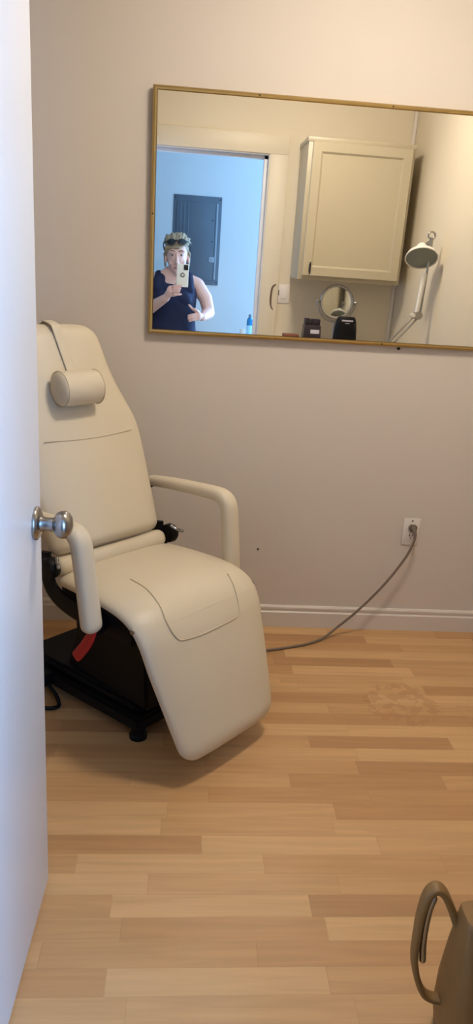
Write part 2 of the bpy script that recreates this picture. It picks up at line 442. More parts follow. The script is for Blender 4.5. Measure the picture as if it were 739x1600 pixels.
# ------------------------------------------------------------------ recliner chair
U0, V0 = -1.5, 1.395
ch = thing('treatment_chair', 'cream vinyl reclining treatment chair with black base in front of the mirror wall', 'chair', (.70711 * (U0 + V0) + .026, .70711 * (V0 - U0), 0), -pi / 4)

def slab(bm, path, hw, th, crown, t0=0.0, t1=1.0, r0=.03, r1=.05, rows=60, nsec=44, ex=4.5, sag=None, cr0=.0, cr1=.0):
    """padded slab: path (x,z) of the upper skin; hw, th, crown are functions of t; ends t0/t1 rounded over r0/r1 metres"""
    P = spline([(x, 0, z) for x, z in path], 20)
    d = [0.0]
    for a, b in zip(P, P[1:]): d.append(d[-1] + (b - a).length)
    Lg = d[-1]
    def at(t):
        s = min(max(t, 0), 1) * Lg
        for i in range(len(d) - 1):
            if s <= d[i + 1]:
                k = (s - d[i]) / max(d[i + 1] - d[i], 1e-9); p = P[i].lerp(P[i + 1], k)
                T = (P[min(i + 2, len(P) - 1)] - P[max(i - 1, 0)]).normalized(); return p, T
        return P[-1], (P[-1] - P[-2]).normalized()
    def surf(t, y, lift=0.0):
        p, T = at(t); n = T.cross(V((0, -1, 0))) * -1
        n = V((-T.z, 0, T.x))
        h = hw(t); return p + V((0, y, 0)) + n * (crown(t) * (1 - min(1, (y / h) ** 2)) + lift)
    ts = [t0 + (t1 - t0) * i / rows for i in range(rows + 1)]
    e0 = [t0 + r0 / Lg * (1 - cos(radians(a))) for a in (2, 15, 30, 45, 60, 75, 90)]
    e1 = [t1 - r1 / Lg * (1 - cos(radians(a))) for a in (2, 15, 30, 45, 60, 75, 90)]
    ts = sorted(set(e0 + e1 + [t for t in ts if e0[-1] < t < e1[-1]]))
    rs = []
    for t in ts:
        p, T = at(t); n = V((-T.z, 0, T.x))
        h, w, c = hw(t), th(t), crown(t)
        k0 = (t - t0) * Lg / r0 if r0 else 1; k1 = (t1 - t) * Lg / r1 if r1 else 1
        ins = 0; q = 1
        if k0 < 1: q = min(q, sqrt(max(0, 1 - (1 - k0) ** 2))); ins = max(ins, cr0 * (1 - q))
        if k1 < 1: q = min(q, sqrt(max(0, 1 - (1 - k1) ** 2))); ins = max(ins, cr1 * (1 - q))
        hh = h - ins; ww = w * (.12 + .88 * q)
        ring = []
        for j in range(nsec):
            a = 2 * pi * j / nsec; ca, sa = cos(a), sin(a)
            y = hh * math.copysign(abs(ca) ** (2 / ex), ca); z = ww / 2 * math.copysign(abs(sa) ** (2 / 2.6), sa)
            up = c * (1 - (y / max(hh, 1e-6)) ** 2) * q if sa > 0 else 0
            ring.append(p + V((0, y, 0)) + n * (z - w / 2 + up))
        rs.append(ring)
    rings(bm, rs)
    return surf

SEATP = [(-.215, .495), (-.10, .503), (.02, .507), (.105, .500), (.168, .474), (.210, .424), (.238, .356), (.276, .264), (.313, .170), (.348, .082)]
shw = lambda t: sinterp([(0, .235), (.25, .248), (.45, .252), (.6, .244), (.8, .220), (1, .192)], t)
sth = lambda t: sinterp([(0, .055), (.4, .056), (.6, .056), (1, .052)], t)
scr = lambda t: sinterp([(0, .006), (.3, .012), (.5, .012), (.7, .016), (1, .010)], t)
TK = .52
bm = bmesh.new(); ssurf = slab(bm, SEATP, shw, sth, scr, 0, TK, .03, .004, cr0=.02)
seat = obj('seat', bm, M['vinyl'], ch, sharp=60)
bm = bmesh.new(); slab(bm, SEATP, shw, sth, scr, TK - .012, 1, .004, .05, cr1=.055)
legr = obj('leg_rest', bm, M['vinyl'], ch, sharp=60)
# stitched seams of the knee panel
def seam(name, tv, parent, r=.0018):
    bm = bmesh.new(); tube(bm, [ssurf(t, y, .0004) for t, y in tv], r, 8); obj(name, bm, M['vinyl_seam'], parent)
def dense(pts, n=10): return [(p.x, p.y) for p in spline([(a, b, 0) for a, b in pts], n)]
seam('seam', dense([(.493, -.158), (.535, -.155), (.565, -.145), (.58, -.125), (.588, -.055), (.587, .025), (.583, .09), (.565, .115), (.53, .125), (.505, .132)]), legr)
seam('seam', dense([(.265, -.125), (.345, -.130), (.405, -.140), (.46, -.150), (.495, -.158)]), seat)
seam('seam', dense([(.518, .128), (.475, .140), (.425, .155)]), seat)
# hinge screws at the knee
for s in (-1, 1):
    bm = bmesh.new(); lathe(bm, [(.008, -.004), (.008, .003), (.004, .006), (0, .006)], 16, frame_to((.158, s * .250, .447), (0, s, 0)))
    obj('hinge_screw', bm, M['chrome'], legr)

# backrest -----------------------------------------------------------
RA = radians(24)
BO = V((-.180, -.012, .500)); BU = V((-sin(RA), 0, cos(RA))); BN = V((cos(RA), 0, sin(RA)))
BHW = [(.02, .206), (.06, .212), (.17, .222), (.28, .230), (.385, .236), (.44, .232), (.50, .212), (.56, .190), (.62, .174), (.68, .165), (.74, .158), (.79, .152)]
SB0, SB1, BTH = .056, .775, .085
def bhw(s): return sinterp(BHW, s)
def bcrown(s): return .016
def back_row(s, grow=0):
    q = 1.0; ins = 0.0
    if s > SB1 - .06:
        k = (SB1 - s) / .06; q = sqrt(max(0, 1 - (1 - k) ** 2)); ins = .06 * (1 - q)
    if s < SB0 + .03:
        k = (s - SB0) / .03; q = sqrt(max(0, 1 - (1 - k) ** 2)); ins = .025 * (1 - q)
    h = bhw(s) - ins
    w = BTH * (.3 + .7 * min(1, q * 1.0))
    ring = []
    for j in range(48):
        a = 2 * pi * j / 48; ca, sa = cos(a), sin(a)
        y = h * math.copysign(abs(ca) ** (2 / 4.5), ca); z = w / 2 * math.copysign(abs(sa) ** (2 / 2.4), sa)
        up = bcrown(s) * (1 - (y / h) ** 2) * q if sa > 0 else 0
        ring.append(BO + BU * s + V((0, y, 0)) + BN * (z - BTH / 2 + up))
    return ring
def bsurf(s, y, lift=0.0):
    h = bhw(s); return BO + BU * s + V((0, y, 0)) + BN * (bcrown(s) * (1 - min(1, (y / h) ** 2)) + lift)
ss = [SB0 + .03 * (1 - cos(radians(a))) for a in (0, 15, 30, 45, 60, 75)] + [SB0 + .03 + (SB1 - .06 - SB0 - .03) * i / 44 for i in range(45)] + [SB1 - .06 * (1 - cos(radians(a))) for a in (75, 60, 45, 30, 15, 4)]
bm = bmesh.new(); rings(bm, [back_row(s) for s in ss])
back = obj('backrest', bm, M['vinyl'], ch, sharp=60)
bm = bmesh.new(); tube(bm, [bsurf(.40 - .010 * sin(pi * (y + .17) / .34), y, .0002) for y in [-.17 + .34 * i / 24 for i in range(25)]], .0016, 8)
obj('seam', bm, M['vinyl_seam'], back)
# lumbar roll filling the gap between back and seat
bm = bmesh.new()
P0 = BO + BU * .022 + BN * (-.040)
tube(bm, [P0 + V((0, -.195 + .39 * i / 20, 0)) for i in range(21)], [.036] * 21, 24, side=BU, flat=(.85, 1.0), round_end=True, n=2.4)
obj('lumbar_roll', bm, M['vinyl'], ch, sharp=60)
# head pillow on its strap
pc = BO + BU * .546 + BN * .052 + V((0, -.032, 0))
bm = bmesh.new(); PL = .084; rs = []
for i in range(33):
    y = -PL + 2 * PL * i / 32; k = abs(y) / PL
    r = .0535 * (1 - .06 * k ** 2) * (sqrt(max(0.02, 1 - ((k - .80) / .20) ** 2)) if k > .80 else 1)
    ring = []
    for j in range(36):
        a = 2 * pi * j / 36
        rr = r * (1 + .012 * sin(5 * a + y * 40) * (k ** 2)) * (1 + .03 * cos(a))
        ring.append(pc + V((0, y, 0)) + BN * (rr * cos(a) * .90) + BU * (rr * sin(a) * 1.02))
    rs.append(ring)
rings(bm, rs); pil = obj('head_pillow', bm, M['vinyl'], ch, sharp=60)
for y in (-PL * .80, PL * .80):
    bm = bmesh.new()
    tube(bm, [pc + V((0, y, 0)) + BN * (.0530 * cos(a) * .90) + BU * (.0530 * sin(a) * 1.02) for a in [2 * pi * i / 40 for i in range(41)]], .0016, 8)
    obj('seam', bm, M['vinyl_seam'], pil)
bm = bmesh.new(); sp = []
for s, y, d in ((.56, -.014, .004), (.60, -.016, .003), (.66, -.022, .003), (.72, -.028, .003), (.757, -.031, .001), (.778, -.032, -.012), (.786, -.024, -.035), (.778, -.026, -.070), (.74, -.028, -.092), (.60, -.030, -.092)):
    sp.append(BO + BU * s + V((0, y, 0)) + BN * (d + (bcrown(s) if s < .76 and d > 0 else .004)))
tube(bm, spline(sp, 6), .0165, 12, side=(0, 1, 0), flat=(1, .14), n=3.5); obj('pillow_strap', bm, M['vinyl'], ch, sharp=50)
# armrests -------------------------------------------------------------
for s in (-1, 1):
    y = .278 if s > 0 else -.300
    q = -.030 if s < 0 else -.014; e = .022 if s < 0 else 0
    path = spline([(-.335 + q, y, .668), (-.24 + q, y, .680), (-.12 + q, y, .690), (-.03 + q, y, .695), (.005 + q, y, .690), (.026 + q, y, .672), (.034 + q * .95, y, .640), (.040 + q * .75, y, .58), (.046 + q * .45, y, .50), (.050 + q * .2, y, .420 + e)], 6)
    N = len(path)
    R = [(.0235 + .007 * min(1, i / N * 2)) for i in range(N)]
    bm = bmesh.new(); tube(bm, path, R, 24, side=(0, 1, 0), flat=(1.0, .80), round_end=True, n=2.5)
    arm = obj('armrest', bm, M['vinyl'], ch, sharp=60)
    bm = bmesh.new()
    tube(bm, spline([(.035, y * .97, .43), (.015, y * .90, .405), (-.01, y * .78, .392), (-.03, y * .62, .392)], 6), .017, 14, n=3)
    obj('arm_bracket', bm, M['black'], ch); bm = bmesh.new()
    tube(bm, spline([(-.335, y, .668), (-.355, y * .95, .655), (-.37, y * .78, .640), (-.375, y * .55, .632)], 6), .014, 14)
    obj('arm_bracket', bm, M['black'], ch)
# frame & base --------------------------------------------------------------
bm = bmesh.new()
box(bm, -.23, .10, -.205, .205, .355, .449, .008)
box(bm, .09, .155, -.19, .19, .375, .432, .008)
obj('seat_frame', bm, M['black'], ch)
for s in (-1, 1):                                # curved side plates, back hinge to seat frame
    path = spline([(-.275, s * .232, .545), (-.262, s * .234, .49), (-.235, s * .236, .44), (-.18, s * .236, .415), (-.10, s * .228, .400), (-.01, s * .215, .392)], 8)
    bm = bmesh.new(); tube(bm, path, .030, 14, side=(0, 1, 0), flat=(.28, 1.0), n=4); obj('side_plate', bm, M['black'], ch)
    bm = bmesh.new(); lathe(bm, [(.031, -.014), (.033, -.006), (.033, .008), (.028, .016), (.012, .018), (0, .018)], 28, frame_to((-.222, s * .246, .512), (0, s, 0)))
    hk = obj('hinge_knob', bm, M['black_plastic'], ch)
    bm = bmesh.new(); tube(bm, spline([(-.205, s * .236, .545), (-.19, s * .245, .535), (-.17, s * .255, .532)], 5), .006, 10, round_end=True)
    obj('hinge_pin', bm, M['chrome'], hk)
bm = bmesh.new()                                  # lift housing
rs = []
for x0, x1, hw_, z in ((-.30, .10, .135, .11), (-.29, .09, .13, .16), (-.24, .10, .145, .26), (-.22, .12, .165, .355)):
    rs.append([V(p) for p in ((x0, -hw_, z), (x1, -hw_, z), (x1, hw_, z), (x0, hw_, z))])
rings(bm, rs); bmesh.ops.bevel(bm, geom=bm.edges[:], offset=.010, segments=2, affect='EDGES')
obj('lift_housing', bm, M['black_plastic'], ch)
for y in (-.12, .12):                             # slanted linkage arms in front of the housing
    bm = bmesh.new(); tube(bm, [(.115, y, .36), (.175, y, .30), (.235, y, .26)], .013, 10, n=3); obj('leg_rest_linkage', bm, M['black'], ch)
bm = bmesh.new()
for z0, z1, x0, x1, h0, h1 in ((.035, .085, -.52, .085, .205, .155), (.085, .118, -.48, .055, .18, .135)):
    b2_ = rings(bm, [[V(p) for p in ((x0, -h0, z), (x1, -h1, z), (x1, h1, z), (x0, h0, z))] for z in (z0, z1)])
bmesh.ops.bevel(bm, geom=bm.edges[:], offset=.010, segments=2, affect='EDGES')
obj('base', bm, M['black'], ch)
for x, y in ((.055, -.127), (.055, .127), (-.47, -.165), (-.47, .165)):
    bm = bmesh.new(); lathe(bm, [(0, .038), (.024, .038), (.024, .016), (.028, .012), (.028, 0), (0, 0)], 20, Matrix.Translation((x, y, 0))); obj('foot', bm, M['black_plastic'], ch)
# red release lever under the near arm
bm = bmesh.new()
tube(bm, spline([(.043, -.290, .424), (.028, -.292, .393), (.004, -.296, .353), (-.024, -.300, .316)], 6), [.011 + .006 * min(1, i / 8) for i in range(19)], 14, side=(0, 1, 0), flat=(.45, 1.0), n=3.2, round_end=True)
obj('release_lever', bm, M['red'], ch)
# loop of black control cable by the near rear foot
bm = bmesh.new()
tube(bm, spline([(-.345, -.185, .055), (-.30, -.205, .05), (-.262, -.205, .030), (-.240, -.212, .009), (-.243, -.235, .007), (-.275, -.262, .007), (-.33, -.275, .007), (-.40, -.25, .007), (-.44, -.19, .03)], 8), .0065, 10)
obj('control_cable', bm, M['black_plastic'], ch)
bm = bmesh.new(); box(bm, -.385, -.315, -.222, -.165, .040, .088, .006); obj('cable_socket', bm, M['black_plastic'], ch)

# ------------------------------------------------------------------ bag at lower right
bag = thing('leather_bag', 'olive brown leather bag with arched strap on floor at lower right', 'bag', (.70, .965, 0))
bm = bmesh.new(); rs = []
for z, hx, hy in ((0, .150, .060), (.006, .158, .068), (.05, .165, .074), (.13, .167, .070), (.22, .166, .056), (.29, .164, .042), (.318, .163, .036), (.323, .161, .032)):
    ring = []
    for j in range(40):
        a = 2 * pi * j / 40; c, s = cos(a), sin(a)
        ring.append(V((hx * math.copysign(abs(c) ** .18, c), hy * math.copysign(abs(s) ** .45, s), z)))
    rs.append(ring)
rings(bm, rs); obj('bag_body', bm, M['bag'], bag, sharp=50)
bm = bmesh.new(); tube(bm, [(-.13 + .26 * i / 12, .004 * sin(i), .324) for i in range(13)], .005, 10, n=3); obj('bag_zip', bm, M['bag_dk'], bag)
SW = [(.548, .985, .09), (.505, .992, .10), (.478, .997, .17), (.474, 1.0, .248), (.4745, 1.0, .291), (.479, 1.0, .326), (.486, 1.0, .342), (.497, 1.0, .347), (.510, 1.0, .337), (.524, .998, .312), (.537, .995, .283), (.549, .994, .250), (.556, .995, .20)]
STR = spline([(x - .70, y - .965, z) for x, y, z in SW], 8)
bm = bmesh.new(); tube(bm, STR, [.0105 + .0045 * min(1, i / len(STR)) for i in range(len(STR))], 16, side=(0, 1, .15), flat=(1.0, .55), n=3.5, round_end=True); obj('bag_strap', bm, M['bag'], bag, sharp=50)
bm = bmesh.new(); tube(bm, spline([(.492 - .70, .032, .326), (.4885 - .70, .034, .30), (.487 - .70, .034, .26), (.488 - .70, .033, .22), (.492 - .70, .031, .18)], 6), .0065, 12, round_end=True); obj('strap_bar', bm, M['chrome_dk'], bag)
bm = bmesh.new(); lathe(bm, [(.004, 0), (.004, .002), (0, .003)], 12, frame_to((.545 - .70, .020, .268), (-.3, -1, .4))); obj('rivet', bm, M['chrome_dk'], bag)

# ------------------------------------------------------------------ seen in the mirror: cabinet
cb = thing('wall_cabinet', 'cream painted wall cabinet with framed door seen in the mirror', 'cabinet', (.962, YB, 1.365))
CX, CH, CDp = .308, .757, .30
bm = bmesh.new(); box(bm, -CX, CX, 0, CDp - .02, .0, CH, .002); box(bm, -CX, CX, CDp - .02, CDp, 0, CH, .002)
box(bm, -CX - .006, CX + .006, 0, CDp + .004, CH - .02, CH + .006, .003)
obj('cabinet_body', bm, M['cab'], cb)
bm = bmesh.new()
xa, xb, za, zb, y0, y1 = -.284, .292, .022, .738, CDp + .001, CDp + .022
fw = .060
# raised door frame with bevelled inner lip around a flat panel
loops = []
for ins, y in ((0, y0), (0, y1 - .004), (.004, y1), (fw - .010, y1), (fw, y1 - .010)):
    loops.append([V((xa + ins, y, za + ins)), V((xb - ins, y, za + ins)), V((xb - ins, y, zb - ins)), V((xa + ins, y, zb - ins))])
rings(bm, loops, cap0=True, cap1=False); dd = obj('cabinet_door', bm, M['cab'], cb, sharp=20)
bm = bmesh.new(); box(bm, xa + fw - .006, xb - fw + .006, y1 - .016, y1 - .0102, za + fw - .006, zb - fw + .006); obj('door_panel', bm, M['cab'], dd)
for z in (za + .045,):
    bm = bmesh.new(); box(bm, xa + .036, xa + .048, y1 - .001, y1 + .010, z - .022, z + .022, .002); tube(bm, [(xa + .042, y1 + .008, z - .032), (xa + .042, y1 + .008, z + .032)], .0045, 12)
    obj('latch', bm, M['dark'], dd)

# counter shelf under the cabinet
ct = thing('counter_shelf', 'wall hung counter shelf under the cream cabinet holding mirror and black boxes', 'shelf', (.98, YB, 0))
bm = bmesh.new(); box(bm, -.40, .36, 0, .50, .945, .985, .004); obj('shelf_board', bm, M['counter'], ct)
for x in (-.2, .25):
    bm = bmesh.new(); box(bm, x - .015, x + .015, 0, .02, .68, .945, .002); box(bm, x - .015, x + .015, .02, .40, .925, .945, .002)
    tube(bm, [(x, .012, .70), (x, .36, .93)], .011, 10, n=3); obj('bracket', bm, M['white'], ct)
ZC = .985
# make-up mirror
mm = thing('vanity_mirror', 'round chrome vanity mirror on a stand below the cabinet', 'mirror', (.915, .84, ZC))
RC = V((0, .02, .262)); tilt = radians(-5); an = V((-.06, cos(tilt), -sin(tilt))).normalized()
m = frame_to(RC, an)
bm = bmesh.new(); lathe(bm, [(.086, -.006), (.098, -.008), (.103, 0), (.098, .008), (.086, .006)], 56, m)
# hollow ring: drop caps
for f in [f for f in bm.faces if len(f.verts) > 4]: bm.faces.remove(f)
obj('ring_frame', bm, M['chrome_dk'], mm, sharp=60)
bm = bmesh.new(); lathe(bm, [(0, -.004), (.089, -.004), (.089, .004), (0, .004)], 56, m); obj('glass', bm, M['glass_dk'], mm, sharp=20)
bm = bmesh.new(); ax, az = m.to_3x3() @ V((1, 0, 0)), m.to_3x3() @ V((0, 1, 0))
yk = []
for i in range(33):
    a = pi + pi * i / 32
    yk.append(RC + ax * (.116 * cos(a)) + V((0, 0, 1)) * (.116 * sin(a)))
tube(bm, yk, .0065, 12); obj('yoke', bm, M['chrome_dk'], mm)
for s in (-1, 1):
    bm = bmesh.new(); lathe(bm, [(.006, 0), (.010, .006), (.010, .016), (.006, .02), (0, .02)], 16, frame_to(RC + ax * (s * .103), ax * s)); obj('pivot_knob', bm, M['chrome_dk'], mm)
bm = bmesh.new(); lathe(bm, [(0, 0), (.075, 0), (.075, .006), (.06, .014), (.02, .022), (.009, .032), (.008, .148), (0, .148)], 36, Matrix.Translation((0, .02, 0))); obj('stand', bm, M['chrome_dk'], mm)
# dark box with pale label
b1 = thing('storage_box', 'small dark plum box with pale label band left of vanity mirror', 'box', (.765, .92, ZC))
bm = bmesh.new(); rs = []
for z, sx, sy in ((0, .054, .04), (.003, .056, .042), (.12, .049, .038), (.124, .047, .036)):
    rs.append([V((x * sx, y * sy, z)) for x, y in ((-1, -1), (1, -1), (1, 1), (-1, 1))])
rings(bm, rs); obj('box_body', bm, M['purple'], b1)
bm = bmesh.new(); box(bm, -.012, .042, .0385, .0415, .075, .098); obj('box_label', bm, M['label'], b1)
bm = bmesh.new(); box(bm, -.046, -.014, -.03, .030, .124, .16, .004); box(bm, -.006, .046, -.03, .030, .124, .158, .004); obj('box_lid', bm, M['purple'], b1)
# black rounded holder with white lettering band
b2 = thing('black_holder', 'black rounded holder standing in front of the vanity mirror', 'holder', (.945, 1.045, ZC))
bm = bmesh.new(); rs = []
for z, h in ((0, .066), (.004, .069), (.06, .068), (.12, .064), (.165, .058), (.182, .052), (.190, .042)):
    ring = []
    for j in range(36):
        a = 2 * pi * j / 36; c, s = cos(a), sin(a)
        ring.append(V((h * math.copysign(abs(c) ** .55, c), .55 * h * math.copysign(abs(s) ** .55, s), z)))
    rs.append(ring)
rings(bm, rs); obj('holder_body', bm, M['black_plastic'], b2, sharp=50)
bm = bmesh.new()
for i in range(7): box(bm, -.032 + i * .0095, -.0245 + i * .0095, .0325, .0352, .164, .173)
for i in range(4): box(bm, -.012 + i * .0065, -.0075 + i * .0065, .0340, .0356, .152, .156)
obj('holder_lettering', bm, M['label'], b2)
bm = bmesh.new(); box(bm, -.045, .045, -.05, .05, 0, .062, .003); box(bm, -.043, .043, -.047, .052, .006, .056, .001)
o = tag(obj('small_case', bm, M['brownred']), 'flat reddish brown case at the left end of the counter shelf', 'case'); o.location = (.640, .93, ZC)

# light switch and torn plaster beside the doorway
sw = thing('light_switch', 'white rocker light switch plate between doorway and cabinet', 'switch', (.622, YB + .0, 1.266))
bm = bmesh.new(); box(bm, -.037, .037, 0, .007, -.058, .058, .004); obj('cover_plate', bm, M['outlet'], sw)
bm = bmesh.new(); box(bm, -.017, .017, .006, .011, -.033, .033, .002); obj('rocker', bm, M['outlet'], sw)
bm = bmesh.new(); box(bm, -.0345, -.030, .0068, .0078, -.012, .022); obj('edge_gap', bm, M['dark'], sw)
bm = bmesh.new()
tube(bm, spline([(.578, YB + .001, 1.322), (.560, YB + .014, 1.316), (.546, YB + .014, 1.300), (.540, YB + .014, 1.262), (.540, YB + .014, 1.215), (.545, YB + .014, 1.185), (.558, YB + .014, 1.165)], 6), [.003 + .004 * sin(pi * i / 36) for i in range(37)], 8)
tag(obj('torn_plaster', bm, M['crack']), 'brown torn plaster edge beside the light switch', 'wall damage')

# magnifying desk lamp on a stand
lp = thing('magnifier_lamp', 'white and chrome swing arm lamp right of the cabinet', 'lamp', (1.02, 1.40, 0))
def LP(x, y, z): return (x - 1.02, y - 1.40, z)
bm = bmesh.new()
lathe(bm, [(0, 0), (.13, 0), (.135, .006), (.135, .018), (.125, .026), (.03, .034), (.018, .06), (0, .06)], 40)
obj('round_base', bm, M['chrome_dk'], lp)
bm = bmesh.new(); tube(bm, [(0, 0, .06), (0, 0, .93)], .013, 14); tube(bm, [(0, 0, .90), (0, 0, .955)], .02, 14); obj('pole', bm, M['chrome_dk'], lp)
J0, J1, J2 = V(LP(1.02, 1.40, .945)), V(LP(1.252, 1.40, 1.225)), V(LP(1.268, 1.40, 1.612))
bm = bmesh.new()
for o_ in (-.012, .012): tube(bm, [J0 + V((o_ * .7, 0, -o_ * .7)), J1 + V((o_ * .7, 0, -o_ * .7))], .0055, 10)
obj('lower_arm', bm, M['chrome_dk'], lp)
bm = bmesh.new()
tube(bm, [J1 + V((.013, 0, 0)), J2 + V((.006, 0, 0))], .006, 10); tube(bm, [J1 + V((-.016, 0, .01)), J1.lerp(J2, .55) + V((-.010, 0, 0))], .0055, 10)
ua = obj('upper_arm', bm, M['chrome_dk'], lp)
bm = bmesh.new(); tube(bm, [J1.lerp(J2, .04) + V((-.008, .004, 0)), J1.lerp(J2, .56) + V((-.004, .004, 0))], .013, 14); obj('spring_cover', bm, M['white'], ua)
bm = bmesh.new(); lathe(bm, [(0, -.02), (.022, -.02), (.022, .02), (0, .02)], 20, frame_to(J1, (0, 1, 0))); obj('elbow_joint', bm, M['chrome_dk'], lp)
bm = bmesh.new(); lathe(bm, [(0, -.012), (.012, -.012), (.012, .012), (0, .012)], 20, frame_to(J1 + V((-.03, .01, .0)), (0, 1, 0))); obj('elbow_knob', bm, M['white'], lp)
bm = bmesh.new(); HC_ = J2 + V((.0, 0, .02))
tube(bm, [HC_ + V((.018 * cos(a), 0, .018 * sin(a))) for a in [2 * pi * i / 24 for i in range(25)]], .0048, 10); tube(bm, [J2 + V((0, 0, -.04)), J2 + V((0, 0, .01))], .009, 12)
obj('head_joint', bm, M['chrome_dk'], lp)
hd = V(LP(1.228, 1.405, 1.520)); ha = V((-.10, .60, -.79)).normalized()
m = frame_to(hd, ha)
bm = bmesh.new()
pr = [(.020, -.080), (.030, -.068), (.034, -.05), (.050, -.036), (.075, -.018), (.086, .0), (.086, .006), (.081, .006), (.081, .0), (.070, -.016), (.046, -.032), (.0, -.036)]
lathe(bm, pr, 40, m); obj('lamp_shade', bm, M['white'], lp, sharp=50)
bm = bmesh.new(); lathe(bm, [(0, -.010), (.078, -.006), (.0805, .002), (.06, .008), (0, .012)], 40, m); obj('magnifier_lens', bm, M['shade_in'], lp, sharp=50)
bm = bmesh.new(); tube(bm, [hd - ha * .065, J2 + V((0, 0, -.01))], .010, 12); obj('neck', bm, M['chrome_dk'], lp)

# ------------------------------------------------------------------ hall: electrical panel, table, bottle
ep = thing('electrical_panel', 'grey electrical breaker panel on the hall wall behind the person', 'electrical panel', (.076, YH1 - .002, 1.585))
bm = bmesh.new(); box(bm, -.192, .192, 0, .012, -.335, .335, .004); obj('cover', bm, M['panel'], ep)
bm = bmesh.new(); box(bm, -.165, .142, .012, .022, -.30, .285, .003)
for x in (-.135, -.105, -.072): box(bm, x - .006, x + .006, .022, .026, -.29, .275, .002)
pd = obj('panel_door', bm, M['panel'], ep)
bm = bmesh.new(); box(bm, .150, .166, .012, .020, -.29, .285, .003); obj('edge_strip', bm, M['panel_lt'], ep)
bm = bmesh.new(); box(bm, .105, .150, .022, .030, -.16, -.115, .004); obj('latch', bm, M['panel_lt'], pd)
for x, z in ((-.178, .315), (.178, .315), (.178, -.315), (.125, .16), (.125, .0)):
    bm = bmesh.new(); y = .012 if abs(x) > .15 else .022
    lathe(bm, [(.005, 0), (.005, .003), (0, .004)], 12, frame_to((x, y, z), (0, 1, 0))); obj('screw', bm, M['dark'], ep)

tb = thing('hall_table', 'narrow white side table in the hall by the doorway', 'table', (.56, .17, 0))
bm = bmesh.new(); box(bm, -.19, .19, -.17, .17, .925, .95, .004); obj('table_top', bm, M['white'], tb)
for x in (-.165, .165):
    for y in (-.145, .145):
        bm = bmesh.new(); rings(bm, [[V((x + a * r, y + b * r, z)) for a, b in ((-1, -1), (1, -1), (1, 1), (-1, 1))] for z, r in ((0, .011), (.925, .017))]); obj('leg', bm, M['white'], tb)
bt = thing('blue_bottle', 'small clear blue bottle with grey cap seen at the doorway edge', 'bottle', (.456, .20, .95))
bm = bmesh.new(); lathe(bm, [(0, 0), (.019, 0), (.021, .004), (.021, .078)], 24); obj('bottle_base', bm, M['bluelabel'], bt)
bm = bmesh.new(); lathe(bm, [(.021, .078), (.021, .112), (.018, .122), (.010, .130), (.0, .130)], 24); obj('bottle_body', bm, M['blue'], bt)
bm = bmesh.new(); lathe(bm, [(.0, .130), (.011, .130), (.011, .149), (.009, .152), (0, .152)], 24); obj('cap', bm, M['greycap'], bt)
bm = bmesh.new(); lathe(bm, [(0, 0), (.018, 0), (.022, .052), (.020, .052), (.016, .004), (0, .004)], 24)
o = tag(obj('white_cup', bm, M['white']), 'small white cup beside the blue bottle', 'cup'); o.location = (.410, .20, .95)

# ------------------------------------------------------------------ ceiling light
cl = thing('ceiling_light', 'round flush ceiling light in the middle of the room ceiling', 'ceiling light', (.56, 1.72, HC))
bm = bmesh.new(); lathe(bm, [(0, 0), (.17, 0), (.172, -.018), (.160, -.024), (0, -.024)], 40); obj('fixture_base', bm, M['white'], cl)
bm = bmesh.new(); lathe(bm, [(.158, -.0245), (.150, -.05), (.12, -.075), (.07, -.092), (0, -.098)], 40); obj('diffuser', bm, M['light'], cl, sharp=60)

# ------------------------------------------------------------------ the person
PX, PY = -.088, -.36
pr_ = thing('person', 'person in sleeveless navy top photographing the mirror with a phone', 'person', (PX, PY, 0))
bm = bmesh.new()
# (local: x right in the picture, y towards the mirror, z up)
HZ = 1.446                                        # head centre height
def headfix(b, k=1.08, tilt=radians(-3)):          # size, shift and slight tilt shared by everything on the head
    c = V((0, 0, HZ)); R_ = Matrix.Rotation(tilt, 3, 'Y')
    for v in b.verts: v.co = c + (R_ @ (v.co - c)) * k + V((.018, 0, 0))
    return b
ball(bm, (0, -.012, HZ + .030), (.076, .094, .088), seg=28)           # cranium
ball(bm, (0, .012, HZ - .010), (.066, .078, .082), seg=28)            # face
limb(bm, [(-.042, .004, HZ - .056), (0, .056, HZ - .094), (.042, .004, HZ - .056)], [.019, .021, .019])   # jaw line
ball(bm, (0, .062, HZ - .102), (.020, .016, .016))                    # chin
ball(bm, (0, .035, HZ - .070), (.046, .045, .040))                    # mouth mound
for s in (-1, 1):
    ball(bm, (s * .034, .050, HZ - .034), (.026, .024, .028))         # cheek
    ball(bm, (s * .031, .071, HZ + .034), (.026, .013, .010))         # brow ridge
    ball(bm, (s * .079, -.006, HZ - .010), (.009, .019, .031))        # ear
    ball(bm, (s * .011, .090, HZ - .042), (.008, .009, .007))         # nostril wings
limb(bm, [(0, .082, HZ + .022), (0, .093, HZ - .012), (0, .099, HZ - .034)], [.008, .009, .0115])   # nose
headfix(bm)
limb(bm, [(.014, -.020, HZ - .06), (.006, -.028, HZ - .14), (0, -.030, HZ - .185)], [.052, .051, .064])   # neck
# trunk
for z, rx, ry, y in ((1.285, .125, .075, -.03), (1.22, .150, .098, -.015), (1.14, .155, .112, .0), (1.05, .150, .112, .0), (.97, .158, .118, 0), (.89, .172, .125, -.01), (.82, .172, .125, -.015)):
    ball(bm, (0, y, z), (rx, ry, .10), seg=24)
limb(bm, [(-.17, -.03, 1.262), (-.07, -.03, 1.298), (0, -.03, 1.310), (.07, -.03, 1.298), (.165, -.03, 1.262)], [.055, .052, .05, .052, .055])
# legs and feet
for s in (-1, 1):
    limb(bm, [(s * .088, -.01, .80), (s * .090, .0, .46), (s * .092, -.015, .34), (s * .094, -.02, .085)], [.092, .060, .055, .036])
    limb(bm, [(s * .094, -.02, .055), (s * .105, .12, .030), (s * .110, .16, .025)], [.036, .030, .024])
